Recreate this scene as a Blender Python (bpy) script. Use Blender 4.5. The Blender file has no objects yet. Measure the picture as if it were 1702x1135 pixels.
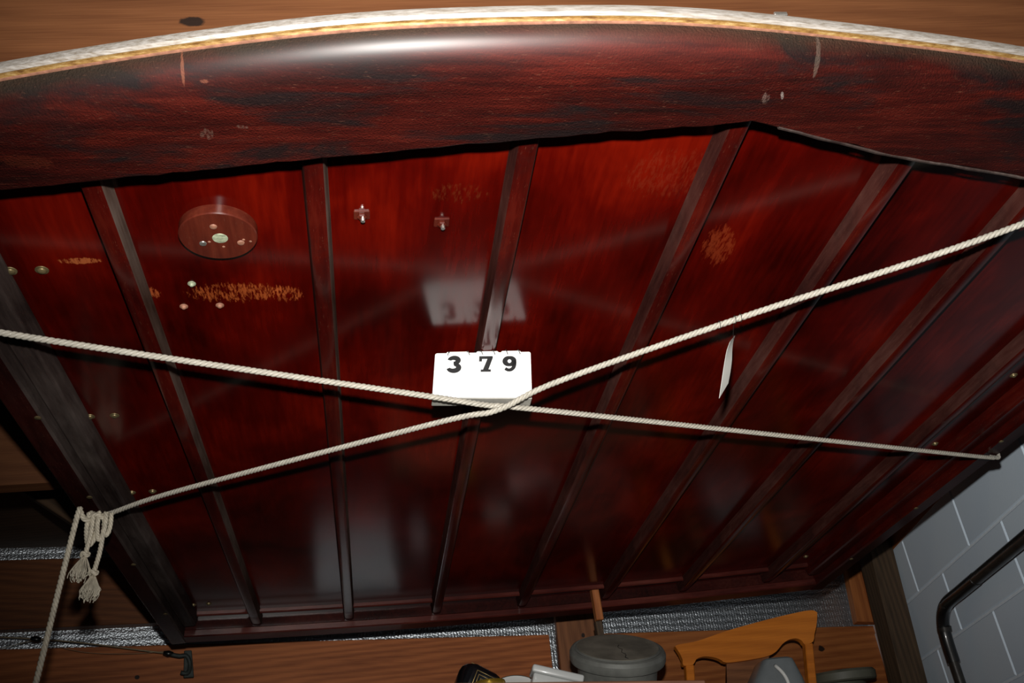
import bpy, bmesh, math, random
from mathutils import Vector, Matrix
random.seed(7)
S = bpy.context.scene
C = S.collection
EYE = 1.6                                   # lens height above the concrete floor

# ------------------------------------------------------------------ camera
cd = bpy.data.cameras.new('camera'); cam = bpy.data.objects.new('camera', cd); C.objects.link(cam)
cd.sensor_width = 36.0; cd.lens = 1640.0 / 1702.0 * 36.0; cd.clip_start = 0.02
RIGHT = Vector((0.98608, -0.11941, -0.11571)); UP = Vector((0.03896, -0.51062, 0.85892)); BACK = Vector((-0.16165, -0.85147, -0.49886))
m = Matrix((RIGHT, UP, BACK)).transposed().to_4x4(); m.translation = Vector((0, 0, EYE))
cam.matrix_world = m
S.camera = cam

# ------------------------------------------------------------------ world and light
w = bpy.data.worlds.new('garage_dimness'); S.world = w; w.use_nodes = True
w.node_tree.nodes['Background'].inputs[0].default_value = (0.75, 0.85, 1.0, 1)
w.node_tree.nodes['Background'].inputs[1].default_value = 0.02
fl = bpy.data.lights.new('camera_flash', 'SPOT'); flo = bpy.data.objects.new('camera_flash', fl); C.objects.link(flo)
fl.energy = 190; fl.color = (1.0, 0.97, 0.92); fl.shadow_soft_size = 0.016; fl.spot_size = math.radians(91); fl.spot_blend = 1.0
FM = m.copy(); FM.translation = Vector((0, 0, EYE)) + UP * 0.125 - BACK * 0.02
flo.matrix_world = FM @ Matrix.Rotation(math.radians(6), 4, 'X') @ Matrix.Rotation(math.radians(-5), 4, 'Y')
vs = S.view_settings
vs.view_transform = 'Standard'; vs.look = 'None'; vs.gamma = 1.0; vs.use_curve_mapping = False; vs.exposure = 0.0

# ------------------------------------------------------------------ materials
class NT:
    def __init__(s, name):
        s.m = bpy.data.materials.new(name); s.m.use_nodes = True; s.t = s.m.node_tree
        s.b = s.t.nodes['Principled BSDF']
    def n(s, kind, **kw):
        x = s.t.nodes.new(kind)
        for k, v in kw.items():
            if hasattr(x, k): setattr(x, k, v)
            else: x.inputs[k.replace('_', ' ')].default_value = v
        return x
    def l(s, a, b): s.t.links.new(a, b)
    def coords(s, scale=(1, 1, 1), loc=(0, 0, 0)):
        tc = s.n('ShaderNodeTexCoord'); mp = s.n('ShaderNodeMapping')
        mp.inputs['Scale'].default_value = scale; mp.inputs['Location'].default_value = loc
        s.l(tc.outputs['Object'], mp.inputs[0]); return mp.outputs[0]
    def noise(s, co, scale, detail=5, rough=.55, dist=0):
        x = s.n('ShaderNodeTexNoise'); x.inputs['Scale'].default_value = scale; x.inputs['Detail'].default_value = detail
        x.inputs['Roughness'].default_value = rough; x.inputs['Distortion'].default_value = dist
        s.l(co, x.inputs['Vector']); return x.outputs['Fac']
    def ramp(s, fac, stops):
        r = s.n('ShaderNodeValToRGB'); e = r.color_ramp.elements
        while len(e) < len(stops): e.new(0.5)
        for i, (p, c) in enumerate(stops):
            e[i].position = p; e[i].color = (*c, 1) if len(c) == 3 else c
        s.l(fac, r.inputs[0]); return r.outputs[0]
    def mix(s, fac, a, b, mode='MIX'):
        x = s.n('ShaderNodeMix'); x.data_type = 'RGBA'; x.blend_type = mode
        for v, i in ((fac, 0), (a, 6), (b, 7)):
            if hasattr(v, 'is_output'): s.l(v, x.inputs[i])
            elif i == 0: x.inputs[0].default_value = v
            else: x.inputs[i].default_value = (*v, 1)
        return x.outputs[2]
    def math(s, op, a, b=0.0):
        x = s.n('ShaderNodeMath'); x.operation = op
        for v, i in ((a, 0), (b, 1)):
            if hasattr(v, 'is_output'): s.l(v, x.inputs[i])
            else: x.inputs[i].default_value = v
        return x.outputs[0]
    def ell(s, cx, cy, rx, ry, rot=0.0, soft=0.5):
        # 1 inside an ellipse lying in the object's XY plane, 0 outside
        tc = s.n('ShaderNodeTexCoord'); mp = s.n('ShaderNodeMapping'); mp.vector_type = 'TEXTURE'
        mp.inputs['Location'].default_value = (cx, cy, 0); mp.inputs['Rotation'].default_value = (0, 0, rot); mp.inputs['Scale'].default_value = (rx, ry, 1e6)
        s.l(tc.outputs['Object'], mp.inputs[0])
        ln = s.n('ShaderNodeVectorMath'); ln.operation = 'LENGTH'; s.l(mp.outputs[0], ln.inputs[0])
        mr = s.n('ShaderNodeMapRange'); mr.inputs[1].default_value = 1.0; mr.inputs[2].default_value = 1.0 - soft
        mr.inputs[3].default_value = 0.0; mr.inputs[4].default_value = 1.0
        s.l(ln.outputs['Value'], mr.inputs[0]); return mr.outputs[0]
    def bump(s, fac, strength, dist=0.002):
        x = s.n('ShaderNodeBump'); x.inputs['Strength'].default_value = strength; x.inputs['Distance'].default_value = dist
        s.l(fac, x.inputs['Height']); s.l(x.outputs[0], s.b.inputs['Normal']); return x
    def set(s, **kw):
        for k, v in kw.items():
            k = k.replace('_', ' ')
            i = s.b.inputs[k]
            if hasattr(v, 'is_output'): s.l(v, i)
            elif isinstance(v, tuple): i.default_value = (*v, 1) if len(v) == 3 else v
            else: i.default_value = v
        return s

def plain(name, col, rough=.5, metal=0.0, coat=0.0, var=.25, scale=30, bump=0.0):
    k = NT(name); co = k.coords()
    f = k.noise(co, scale)
    k.set(Base_Color=k.ramp(f, [(.3, tuple(c * (1 - var) for c in col)), (.7, tuple(min(1, c * (1 + var)) for c in col))]),
          Roughness=rough, Metallic=metal, Coat_Weight=coat, Coat_Roughness=.1)
    if bump: k.bump(f, bump)
    return k.m

def mahogany(name, dark, mid, light, axis='y', stains=0.0, scratches=(), rough=.42, coat=.75, crough=.18, spec=.0, bump=.06, fine=0.0, gw=.35):
    k = NT(name)
    st = {'x': (1.2, 14, 14), 'y': (14, 1.2, 14)}[axis]
    g = k.noise(k.coords(st), 9, 6, .6)
    big = k.noise(k.coords((2.6, 1.4, 2) if axis == 'y' else (1.4, 3.5, 2)), 2.2, 4, .55, .4)
    f = k.math('ADD', k.math('MULTIPLY', g, gw), k.math('MULTIPLY', big, 1 - gw))
    col = k.ramp(f, [(.36, dark), (.5, mid), (.66, light)])
    if stains:
        sm = k.noise(k.coords((2.2, 9, 5) if axis == 'x' else (5, 3, 5), (3.1, 1.7, 0)), 2.6, 7, .62, .6)
        s2 = k.ramp(sm, [(.5, (0, 0, 0)), (.62, (stains,) * 3)])
        col = k.mix(s2, col, (.008, .005, .005))
        if fine:                              # worn grey band along the rolled nose
            sx = k.n('ShaderNodeSeparateXYZ'); k.l(k.coords(), sx.inputs[0])
            nz = k.math('ADD', sx.outputs['Z'], k.math('MULTIPLY', k.math('SUBTRACT', k.noise(k.coords(), 9, 5, .6), .5), .022))
            col = k.mix(k.ramp(k.math('MULTIPLY', k.math('SUBTRACT', nz, .72), 20), [(.30, (0, 0, 0)), (.62, (.8, .8, .8))]), col, (.034, .024, .016))
        pm = k.noise(k.coords((4, 30, 30) if axis == 'x' else (30, 4, 30)), 22, 5, .7)
        col = k.mix(k.ramp(pm, [(.6, (0, 0, 0)), (.72, (.35, .35, .35))]), col, (.16, .07, .04))
    for (cx, cy, rx, ry, rot, amt, cc, lo) in scratches:
        e = k.ell(cx, cy, rx, ry, rot, .7)
        nz = k.noise(k.coords((70, 16, 20)), 3.2, 6, .75)
        nm = k.ramp(k.math('MULTIPLY', e, nz), [(lo, (0, 0, 0)), (lo + .1, (amt,) * 3)])
        col = k.mix(nm, col, cc)
    k.set(Base_Color=col, Roughness=rough, Coat_Weight=coat, Coat_Roughness=crough, Coat_IOR=1.5, Specular_IOR_Level=spec)
    if bump:
        k.bump(k.math('ADD', g, k.math('MULTIPLY', k.noise(k.coords(), 420, 3, .6), fine * 4)) if fine else g, bump, .002)
    return k

def pine(name, c1, c2, rough=.6, knots=(), ring=1.0, spec=.35, wave=1.0):
    # boards: local X runs along the grain
    k = NT(name)
    co = k.coords((.8, 9, 9))
    warp = k.noise(k.coords((1.1, 5, 5)), 2.0, 3)
    wv = k.n('ShaderNodeTexWave'); wv.wave_type = 'BANDS'; wv.bands_direction = 'DIAGONAL'
    wv.inputs['Scale'].default_value = 3.2 * ring; wv.inputs['Distortion'].default_value = 5.5; wv.inputs['Detail'].default_value = 3; wv.inputs['Detail Scale'].default_value = .8
    k.l(co, wv.inputs['Vector'])
    fine = k.noise(k.coords((3, 120, 120)), 4, 4)
    f = k.math('ADD', k.math('MULTIPLY', wv.outputs['Fac'], .17 * wave), k.math('ADD', k.math('MULTIPLY', fine, .50), k.math('MULTIPLY', warp, .5)))
    col = k.ramp(f, [(.38, c1), (.74, c2)])
    for (x, z, rx, rz) in knots:
        tc = k.n('ShaderNodeTexCoord'); mp = k.n('ShaderNodeMapping'); mp.vector_type = 'TEXTURE'
        mp.inputs['Location'].default_value = (x, 0, z); mp.inputs['Scale'].default_value = (rx, 1e6, rz)
        k.l(tc.outputs['Object'], mp.inputs[0])
        ln = k.n('ShaderNodeVectorMath'); ln.operation = 'LENGTH'; k.l(mp.outputs[0], ln.inputs[0])
        ad = k.math('ADD', ln.outputs['Value'], k.math('MULTIPLY', k.noise(k.coords(), 60, 4), .7))
        col = k.mix(k.ramp(ad, [(.85, (.97, .97, .97)), (1.45, (0, 0, 0))]), col, (.012, .006, .004))
        ring_m = k.ramp(ad, [(1.3, (0, 0, 0)), (1.6, (.35, .35, .35)), (2.2, (0, 0, 0))])
        col = k.mix(ring_m, col, tuple(c * .45 for c in c1))
    k.set(Base_Color=col, Roughness=rough, Specular_IOR_Level=spec)
    k.bump(f, .12, .002)
    return k.m

M = {}
LX = .435                                    # hardtop centre line (x)
_p = mahogany('varnished_mahogany_panel', (.022, .0005, .0002), (.058, .0013, .0004), (.125, .0042, .0010), 'y', 0,
              [(-.150, 1.168, .17, .058, .02, .7, (.34, .075, .018), .46), (-.085, 1.175, .06, .05, .1, .6, (.36, .08, .02), .47), (-.335, 1.085, .06, .016, .0, .8, (.38, .1, .03), .40), (-.27, 1.16, .05, .03, .5, .8, (.32, .07, .02), .43),
               (.52, 1.085, .055, .11, -.25, .4, (.26, .04, .012), .42), (.40, .93, .14, .12, 0, .3, (.14, .02, .008), .47), (.14, .96, .1, .05, 0, .25, (.12, .03, .01), .50)], gw=.22)
M['panel'] = _p.m
M['fascia'] = mahogany('worn_mahogany_front', (.008, .0018, .0015), (.028, .0030, .0020), (.066, .0072, .0040), 'x', .92,
                       [(-.1495, .714, .0035, .024, 0, .5, (.22, .075, .04), .33), (-.130, .722, .008, .003, 0, .4, (.2, .07, .04), .30), (.449, .734, .010, .022, -.2, .4, (.18, .12, .10), .45), (.466, .730, .003, .012, -.4, .6, (.24, .2, .18), .30), (.494, .690, .0045, .026, 0, .35, (.12, .09, .07), .22), (-.135, .785, .018, .020, .3, .3, (.12, .08, .06), .44), (-.10, .775, .014, .006, .2, .3, (.12, .09, .07), .40), (-.32, .825, .05, .018, .1, .3, (.08, .014, .006), .30)], rough=.55, coat=.6, crough=.40, bump=.55, fine=1.6, gw=.45).m
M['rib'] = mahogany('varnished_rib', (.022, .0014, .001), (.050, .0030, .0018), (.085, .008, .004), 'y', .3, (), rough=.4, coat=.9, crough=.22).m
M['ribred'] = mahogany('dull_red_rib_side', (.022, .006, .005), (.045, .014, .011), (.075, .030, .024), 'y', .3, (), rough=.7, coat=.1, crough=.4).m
M['ribside'] = mahogany('grey_rib_side', (.035, .018, .013), (.075, .048, .038), (.13, .095, .078), 'y', .2, (), rough=.7, coat=.15, crough=.4).m  # greyer tone for the right-hand face of each rib
M['rail'] = mahogany('dark_edge_rail', (.012, .003, .0025), (.028, .005, .004), (.05, .012, .009), 'y', .3, (), rough=.45, coat=.5, crough=.25).m
M['railgrey'] = mahogany('grey_edge_rail', (.020, .013, .012), (.050, .036, .032), (.10, .078, .070), 'y', .3, (), rough=.6, coat=.3, crough=.35).m  # grey tone, used on the left edge rail and the split edge
M['farrail'] = mahogany('aft_rail_red', (.03, .005, .004), (.065, .012, .009), (.1, .025, .018), 'x', .2, (), rough=.45, coat=.4, crough=.3).m
M['pad'] = mahogany('mount_pad', (.045, .006, .004), (.07, .011, .006), (.11, .02, .01), 'y', .2, (), rough=.4, coat=.5, crough=.25).m

k = NT('aged_aluminium'); co = k.coords((3, 40, 40)); f = k.noise(co, 12, 6, .7)
k.set(Base_Color=k.ramp(f, [(.34, (.20, .16, .12)), (.5, (.33, .30, .27)), (.66, (.46, .43, .40))]), Metallic=.35, Roughness=.42); k.bump(f, .15, .001); M['alu'] = k.m
k = NT('yellowed_trim_edge'); f = k.noise(k.coords((6, 30, 30)), 9, 6, .7)
k.set(Base_Color=k.ramp(f, [(.32, (.09, .035, .008)), (.5, (.24, .13, .035)), (.7, (.40, .29, .13))]), Metallic=.25, Roughness=.45); M['yellow'] = k.m
M['brass'] = plain('tarnished_brass', (.20, .155, .075), .42, .6, 0, .35, 120)
M['steel'] = plain('bright_steel', (.72, .68, .62), .25, .9, 0, .2, 120)
M['verdigris'] = plain('verdigris_brass', (.40, .44, .30), .5, .35, 0, .45, 160)
M['copper'] = plain('bare_wood_plug', (.24, .11, .07), .55, 0, .2, .35, 120)
M['rope'] = plain('white_nylon_rope', (.38, .355, .30), .6, 0, .1, .12, 90, .1)
M['ropedull'] = plain('soiled_nylon_rope', (.52, .47, .37), .6, 0, .1, .2, 90, .1)
M['white'] = plain('white_plastic', (.88, .89, .88), .35, 0, .2, .03, 20)
M['boxwhite'] = plain('white_box_plastic', (.62, .64, .63), .35, 0, .2, .03, 20)
M['card'] = plain('white_card', (.90, .90, .89), .5, 0, 0, .02, 20)
M['ink'] = plain('black_ink', (.012, .012, .013), .5, 0, 0, .2, 60)
M['greybase'] = plain('grey_sign_base', (.30, .29, .26), .5, 0, .1, .15, 40)
M['tag'] = plain('paper_tag', (.62, .62, .58), .7, 0, 0, .05, 40)
M['wire'] = plain('dark_wire', (.05, .045, .04), .4, .7)
M['pine'] = pine('rough_pine', (.085, .025, .007), (.19, .062, .018), .62)
M['pine_joist'] = pine('pine_joist', (.080, .026, .0085), (.150, .056, .020), .6, [(-.283, -.050, .024, .013)], .7, .35, .6)
M['pine_back'] = pine('pine_plank', (.23, .060, .016), (.50, .155, .046), .6, [(.05, -.06, .012, .012), (.32, .0, .012, .01), (-.6, -.03, .015, .012)])
M['pine_orange'] = pine('orange_pine', (.21, .058, .014), (.40, .135, .036), .6, [(.26, -.04, .022, .018)], .8)
M['pine_stud'] = pine('brown_stud', (.12, .042, .015), (.25, .095, .036), .6, [(.03, .012, .012, .010)], .8)
M['pine_dark'] = pine('dark_old_post', (.030, .018, .009), (.085, .050, .026), .7)
M['deck'] = pine('old_roof_boards', (.03, .016, .008), (.07, .038, .018), .7)
M['shelf'] = pine('pinkish_shelf_board', (.22, .085, .05), (.36, .17, .10), .6)
M['chair'] = pine('honey_chair_wood', (.48, .135, .014), (.70, .215, .024), .38, (), .5)

k = NT('silver_foil_insulation')
co = k.coords()
v = k.n('ShaderNodeTexVoronoi'); v.inputs['Scale'].default_value = 190; k.l(co, v.inputs['Vector'])
wx = k.n('ShaderNodeTexWave'); wx.bands_direction = 'X'; wx.inputs['Scale'].default_value = 30; wx.inputs['Distortion'].default_value = .6; k.l(co, wx.inputs['Vector'])
wz = k.n('ShaderNodeTexWave'); wz.bands_direction = 'Z'; wz.inputs['Scale'].default_value = 14; wz.inputs['Distortion'].default_value = 1.2; k.l(co, wz.inputs['Vector'])
h = k.math('ADD', k.math('MULTIPLY', v.outputs['Distance'], .9), k.math('ADD', k.math('MULTIPLY', wx.outputs['Fac'], .35), k.math('MULTIPLY', wz.outputs['Fac'], .5)))
h = k.math('ADD', h, k.math('MULTIPLY', k.noise(co, 60, 6, .8), 1.2))
k.set(Base_Color=(.74, .80, .86), Metallic=.95, Roughness=.30); k.bump(h, 1.0, .0012); M['foil'] = k.m

k = NT('painted_block')
co = k.coords(); f = k.noise(co, 90, 5, .7); big = k.noise(co, 3, 3)
oi = k.n('ShaderNodeObjectInfo')
col = k.ramp(k.math('ADD', k.math('MULTIPLY', big, .85), k.math('MULTIPLY', oi.outputs['Random'], .15)), [(.3, (.68, .80, .93)), (.7, (.76, .87, .97))])
sp = k.noise(k.coords((1, 1, 1), (4, 2, 1)), 26, 4, .7)
col = k.mix(k.ramp(sp, [(.70, (0, 0, 0)), (.75, (.8, .8, .8))]), col, (.05, .05, .06))
k.set(Base_Color=col, Roughness=.55, Specular_IOR_Level=.3); k.bump(f, .18, .002); M['block'] = k.m
M['mortar'] = plain('painted_mortar', (.80, .88, .95), .7, 0, 0, .05, 60, .2)
M['concrete'] = plain('concrete_floor', (.16, .155, .15), .8, 0, 0, .25, 4, .1)
M['blackpipe'] = plain('black_iron_pipe', (.022, .019, .016), .38, .2, .2, .4, 40, .1)
M['tape'] = plain('black_tape', (.006, .006, .006), .35, 0, .3, .3, 40)
M['zinc'] = plain('dull_zinc', (.17, .175, .16), .55, .2, 0, .3, 18, .05)
M['zinclid'] = plain('weathered_zinc_lid', (.17, .155, .125), .65, .05, 0, .45, 14, .05)
M['blackgloss'] = plain('black_lacquer', (.008, .009, .011), .2, 0, .6, .2, 20)
M['gold'] = plain('gold_line', (.72, .50, .20), .35, .6, 0, .2, 60)
M['goldtin'] = plain('gold_tin', (.70, .46, .06), .28, .8, 0, .2, 40)
M['porcelain'] = plain('white_porcelain', (.80, .80, .77), .15, 0, .6, .03, 20)
M['greenline'] = plain('dark_green_line', (.05, .06, .045), .4)
M['greyplastic'] = plain('grey_plastic', (.20, .22, .23), .42, 0, .1, .12, 16)
M['greytub'] = plain('grey_green_tub', (.10, .10, .075), .55, 0, 0, .2, 12)
M['hook'] = plain('painted_iron_hook', (.045, .055, .05), .6, .3, 0, .3, 80, .1)
M['cord'] = plain('tan_cord', (.30, .23, .14), .6, 0, 0, .2, 80)

# ------------------------------------------------------------------ mesh helpers (points are given as metres from the lens foot; z measured from the lens)
def W(p): return Vector((p[0], p[1], p[2] + EYE))
def tagit(o, label=None, cat=None, group=None, kind=None):
    if label: o['label'] = label
    if cat: o['category'] = cat
    if group: o['group'] = group
    if kind: o['kind'] = kind
    return o
def thing(name, loc, label=None, cat=None, group=None, kind=None):
    o = bpy.data.objects.new(name, None); C.objects.link(o); o.location = W(loc); o.empty_display_size = .05
    return tagit(o, label, cat, group, kind)
def origin_of(o):
    v = Vector((0, 0, 0))
    while o is not None: v += o.location; o = o.parent
    return v
def link(name, bm, mats, parent=None, smooth=True, origin=None, ang=28):
    """bm in world metres; becomes one mesh object (child of parent)."""
    me = bpy.data.meshes.new(name)
    vs_ = [v.co for v in bm.verts]
    if origin is None:
        if parent is None:
            lo = [min(v[i] for v in vs_) for i in range(3)]; hi = [max(v[i] for v in vs_) for i in range(3)]
            origin = Vector(((lo[0] + hi[0]) / 2, (lo[1] + hi[1]) / 2, lo[2]))
        else: origin = origin_of(parent)
    for v in bm.verts: v.co -= origin
    bmesh.ops.recalc_face_normals(bm, faces=bm.faces)
    bm.to_mesh(me); bm.free()
    for mt in (mats if isinstance(mats, (list, tuple)) else [mats]): me.materials.append(M[mt])
    if smooth:
        for p in me.polygons: p.use_smooth = True
        if hasattr(me, 'set_sharp_from_angle'): me.set_sharp_from_angle(angle=math.radians(ang))
    o = bpy.data.objects.new(name, me); C.objects.link(o)
    if parent is not None:
        o.parent = parent; o.location = origin - origin_of(parent)
    else: o.location = origin
    return o
def new(): return bmesh.new()
def hexa(bm, c8, bevel=0.0, mi=0, seg=1):
    """8 corners: bottom 4 ccw then top 4."""
    vv = [bm.verts.new(W(c)) for c in c8]
    fs = [bm.faces.new([vv[i] for i in q]) for q in ((3, 2, 1, 0), (4, 5, 6, 7), (0, 1, 5, 4), (1, 2, 6, 5), (2, 3, 7, 6), (3, 0, 4, 7))]
    for f_ in fs: f_.material_index = mi
    if bevel: bmesh.ops.bevel(bm, geom=list({e for f_ in fs for e in f_.edges}), offset=bevel, segments=seg, affect='EDGES', profile=.5)
    return fs
def box(bm, x0, x1, y0, y1, z0, z1, bevel=0.0, mi=0, seg=1):
    return hexa(bm, [(x0, y0, z0), (x1, y0, z0), (x1, y1, z0), (x0, y1, z0), (x0, y0, z1), (x1, y0, z1), (x1, y1, z1), (x0, y1, z1)], bevel, mi, seg)
def loft(bm, rings, closed=True, cap=True, mi=0):
    """rings: lists of points (lens frame), each ring a closed section."""
    rr = [[bm.verts.new(W(p)) for p in r] for r in rings]
    n = len(rr[0])
    for a, b in zip(rr, rr[1:]):
        for i in range(n if closed else n - 1):
            f_ = bm.faces.new((a[i], a[(i + 1) % n], b[(i + 1) % n], b[i]))
            f_.material_index = mi(i) if callable(mi) else mi
    if cap and closed:
        bm.faces.new(rr[0][::-1]); bm.faces.new(rr[-1])
    return rr
def frame(t, ref=Vector((0, 0, 1))):
    t = t.normalized()
    if abs(t.dot(ref)) > .97: ref = Vector((1, 0, 0))
    u = t.cross(ref).normalized(); return u, u.cross(t).normalized()
def tube(bm, pts, r, sides=8, cap=True, mi=0):
    pts = [Vector(p) for p in pts]; rings = []
    u = None
    for i, p in enumerate(pts):
        t = (pts[min(i + 1, len(pts) - 1)] - pts[max(i - 1, 0)]).normalized()
        if u is None: u, v = frame(t)
        else:
            u = (u - t * u.dot(t)).normalized(); v = t.cross(u) * -1 if False else u.cross(t)
        rad = r[i] if isinstance(r, (list, tuple)) else r
        rings.append([p + (u * math.cos(a) + u.cross(t) * math.sin(a)) * rad for a in [2 * math.pi * j / sides for j in range(sides)]])
    loft(bm, rings, True, cap, mi)
def smoothpath(pts, step=.01):
    pts = [Vector(p) for p in pts]
    if len(pts) == 2:
        n = max(2, int((pts[1] - pts[0]).length / step)); return [pts[0].lerp(pts[1], i / n) for i in range(n + 1)]
    P = [pts[0] * 2 - pts[1]] + pts + [pts[-1] * 2 - pts[-2]]; out = []
    for i in range(1, len(P) - 2):
        n = max(2, int((P[i + 1] - P[i]).length / step))
        for j in range(n):
            t = j / n; a, b, c, d = P[i - 1:i + 3]
            out.append(.5 * ((2 * b) + (c - a) * t + (2 * a - 5 * b + 4 * c - d) * t * t + (3 * b - a - 3 * c + d) * t ** 3))
    out.append(pts[-1]); return out
def resample(pts, step):
    out = [pts[0]]; acc = 0
    for a, b in zip(pts, pts[1:]):
        L = (b - a).length; 
        if L < 1e-9: continue
        d = step - acc
        while d <= L: out.append(a.lerp(b, d / L)); d += step
        acc = (acc + L) % step
    return out
def ropemesh(bm, pts, R=.0047, pitch=.022, sides=6):
    """three twisted strands"""
    P = resample(smoothpath(pts, .004), pitch / 9)
    fr = []; u = None
    for i, p in enumerate(P):
        t = (P[min(i + 1, len(P) - 1)] - P[max(i - 1, 0)]).normalized()
        if u is None: u, _ = frame(t)
        else: u = (u - t * u.dot(t)).normalized()
        fr.append((p, t, u.copy(), u.cross(t)))
    for s in range(3):
        strand = []
        for i, (p, t, a, b) in enumerate(fr):
            ph = 2 * math.pi * (s / 3 + i / 9.0)
            strand.append(p + (a * math.cos(ph) + b * math.sin(ph)) * R * .47)
        tube(bm, strand, R * .56, sides)
def lathe(bm, prof, org, axis=(0, 0, 1), sides=32, mi=0, capb=True, capt=True):
    """prof: (radius, height) pairs along axis"""
    ax = Vector(axis).normalized(); u, v = frame(ax, Vector((0, 1, 0)))
    rings = [[Vector(org) + ax * h_ + (u * math.cos(2 * math.pi * j / sides) + v * math.sin(2 * math.pi * j / sides)) * r for j in range(sides)] for r, h_ in prof]
    rr = [[bm.verts.new(W(p)) for p in r] for r in rings]
    for k_, (a, b) in enumerate(zip(rr, rr[1:])):
        for i in range(sides):
            f_ = bm.faces.new((a[i], a[(i + 1) % sides], b[(i + 1) % sides], b[i])); f_.material_index = mi(k_) if callable(mi) else mi
    if capb: bm.faces.new(rr[0][::-1]).material_index = mi(0) if callable(mi) else mi
    if capt: bm.faces.new(rr[-1]).material_index = mi(len(prof) - 2) if callable(mi) else mi
def board(name, p0, p1, wdir, wid, thick, mat, parent=None, off=0.0, bevel=.002):
    """plank from p0 to p1 (a corner edge), spreading wid along wdir, thick behind; local X = grain."""
    p0, p1 = W(p0), W(p1); x = (p1 - p0); L = x.length; x.normalize()
    z = Vector(wdir); z = (z - x * z.dot(x)).normalized(); y = z.cross(x)
    ctr = (p0 + p1) / 2 + z * wid / 2 + y * (thick / 2 + off)
    bm = new(); vv = [bm.verts.new((a * L / 2, b * thick / 2, c * wid / 2)) for a in (-1, 1) for b in (-1, 1) for c in (-1, 1)]
    for q in ((0, 1, 3, 2), (4, 6, 7, 5), (0, 4, 5, 1), (2, 3, 7, 6), (0, 2, 6, 4), (1, 5, 7, 3)): bm.faces.new([vv[i] for i in q])
    bmesh.ops.recalc_face_normals(bm, faces=bm.faces)
    bmesh.ops.bevel(bm, geom=list(bm.edges), offset=bevel, segments=1, affect='EDGES')
    me = bpy.data.meshes.new(name); bm.to_mesh(me); bm.free(); me.materials.append(M[mat])
    o = bpy.data.objects.new(name, me); C.objects.link(o)
    mw = Matrix((x, y, z)).transposed().to_4x4(); mw.translation = ctr
    if parent is not None:
        o.parent = parent; mw.translation = ctr - origin_of(parent)
    o.matrix_basis = mw
    return o
def interp(tab, x):
    if x <= tab[0][0]: return tab[0][1]
    for (a, ya), (b, yb) in zip(tab, tab[1:]):
        if x <= b: return ya + (yb - ya) * (x - a) / (b - a)
    return tab[-1][1]
def crv(tab):                                 # smooth table lookup
    P = smoothpath([(a, b, 0) for a, b in tab], .01)
    T = [(p.x, p.y) for p in P]; return lambda x: interp(T, x)

# ================================================================== SETTING
# floor
bm = new(); box(bm, -3.2, 2.6, -2.4, 4.2, -EYE - .1, -EYE)
tagit(link('floor', bm, 'concrete', smooth=False), 'grey concrete garage floor under the shelf', 'floor', kind='structure')

# ceiling: roof boards with joists and a rafter
bm = new(); box(bm, -3.2, 2.6, -2.4, 4.2, 1.16, 1.20)
ceil = tagit(link('ceiling', bm, 'deck', smooth=False), 'dark board roof above the pine joists', 'ceiling', kind='structure')
JZ = .872
for i, y in enumerate((.80, 1.39, 1.985)):
    if i == 0: board('joist', (-1.20, y, .770), (1.45, y, .902), (0, 0, 1), .255, .042, 'pine_joist', ceil)
    else: board('joist', (-3.0, y, JZ), (2.4, y, JZ), (0, 0, 1), .285, .042, 'pine_joist', ceil)
board('rafter', (-.90, 2.40, 1.10), (-.56, 2.40, .85), (0, 0, 1), .075, .04, 'deck', ceil)

# right wall: painted block courses, running away at ten degrees
U = Vector((.17085, .98530, 0)); N = Vector((.98530, -.17085, 0)); D = 1.245
def onw(a, z, off=0.0): p = U * a + N * (D + off); return (p.x, p.y, z)
TOPZ = .92; CH = .178; BL = .467
def wallbox(bm, a0, a1, z0, z1, o0, o1, bevel=0):
    hexa(bm, [onw(a0, z0, o0), onw(a1, z0, o0), onw(a1, z0, o1), onw(a0, z0, o1), onw(a0, z1, o0), onw(a1, z1, o0), onw(a1, z1, o1), onw(a0, z1, o1)], bevel)
bm = new(); wallbox(bm, -.6, 3.95, -EYE, TOPZ, .004, .18)
wr = tagit(link('wall_right', bm, 'mortar', smooth=False), 'pale blue-grey painted concrete block wall', 'wall', kind='structure')
base_me = None
for c in range(14):
    z1 = TOPZ - c * CH; z0 = max(z1 - CH, -EYE)
    sh = 3.229 if c % 2 == 0 else 3.229 - BL / 2 + .005
    for i in range(-7, 2):
        a0 = sh + i * BL; a1 = a0 + BL
        if a1 > 3.95 or a0 < -.2: continue
        if c < 13 and base_me is not None:
            o = bpy.data.objects.new('block', base_me); C.objects.link(o); o.parent = wr
        else:
            bm = new(); hexa(bm, [(onw(a, z, o)[0], onw(a, z, o)[1], z) for z in (-CH / 2 + .0035, CH / 2 - .0035 if c < 13 else CH / 2 - .0035) for (a, o) in ((-BL / 2 + .0035, -D), (BL / 2 - .0035, -D), (BL / 2 - .0035, .02 - D), (-BL / 2 + .0035, .02 - D))], .003, 0, 1)
            me_o = link('block', bm, 'block', wr, True, origin=Vector((0, 0, EYE)))
            base_me = base_me or me_o.data; o = me_o
        o.location = W(onw((a0 + a1) / 2, (z1 + z1 - CH) / 2)) - origin_of(wr)
        if c == 13: o.location.z = -EYE + CH / 2 + EYE - origin_of(wr).z
board('top_plate', onw(-.2, TOPZ), onw(3.40, TOPZ), (0, 0, 1), .075, .10, 'pine_orange', wr, off=-.10)

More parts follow.
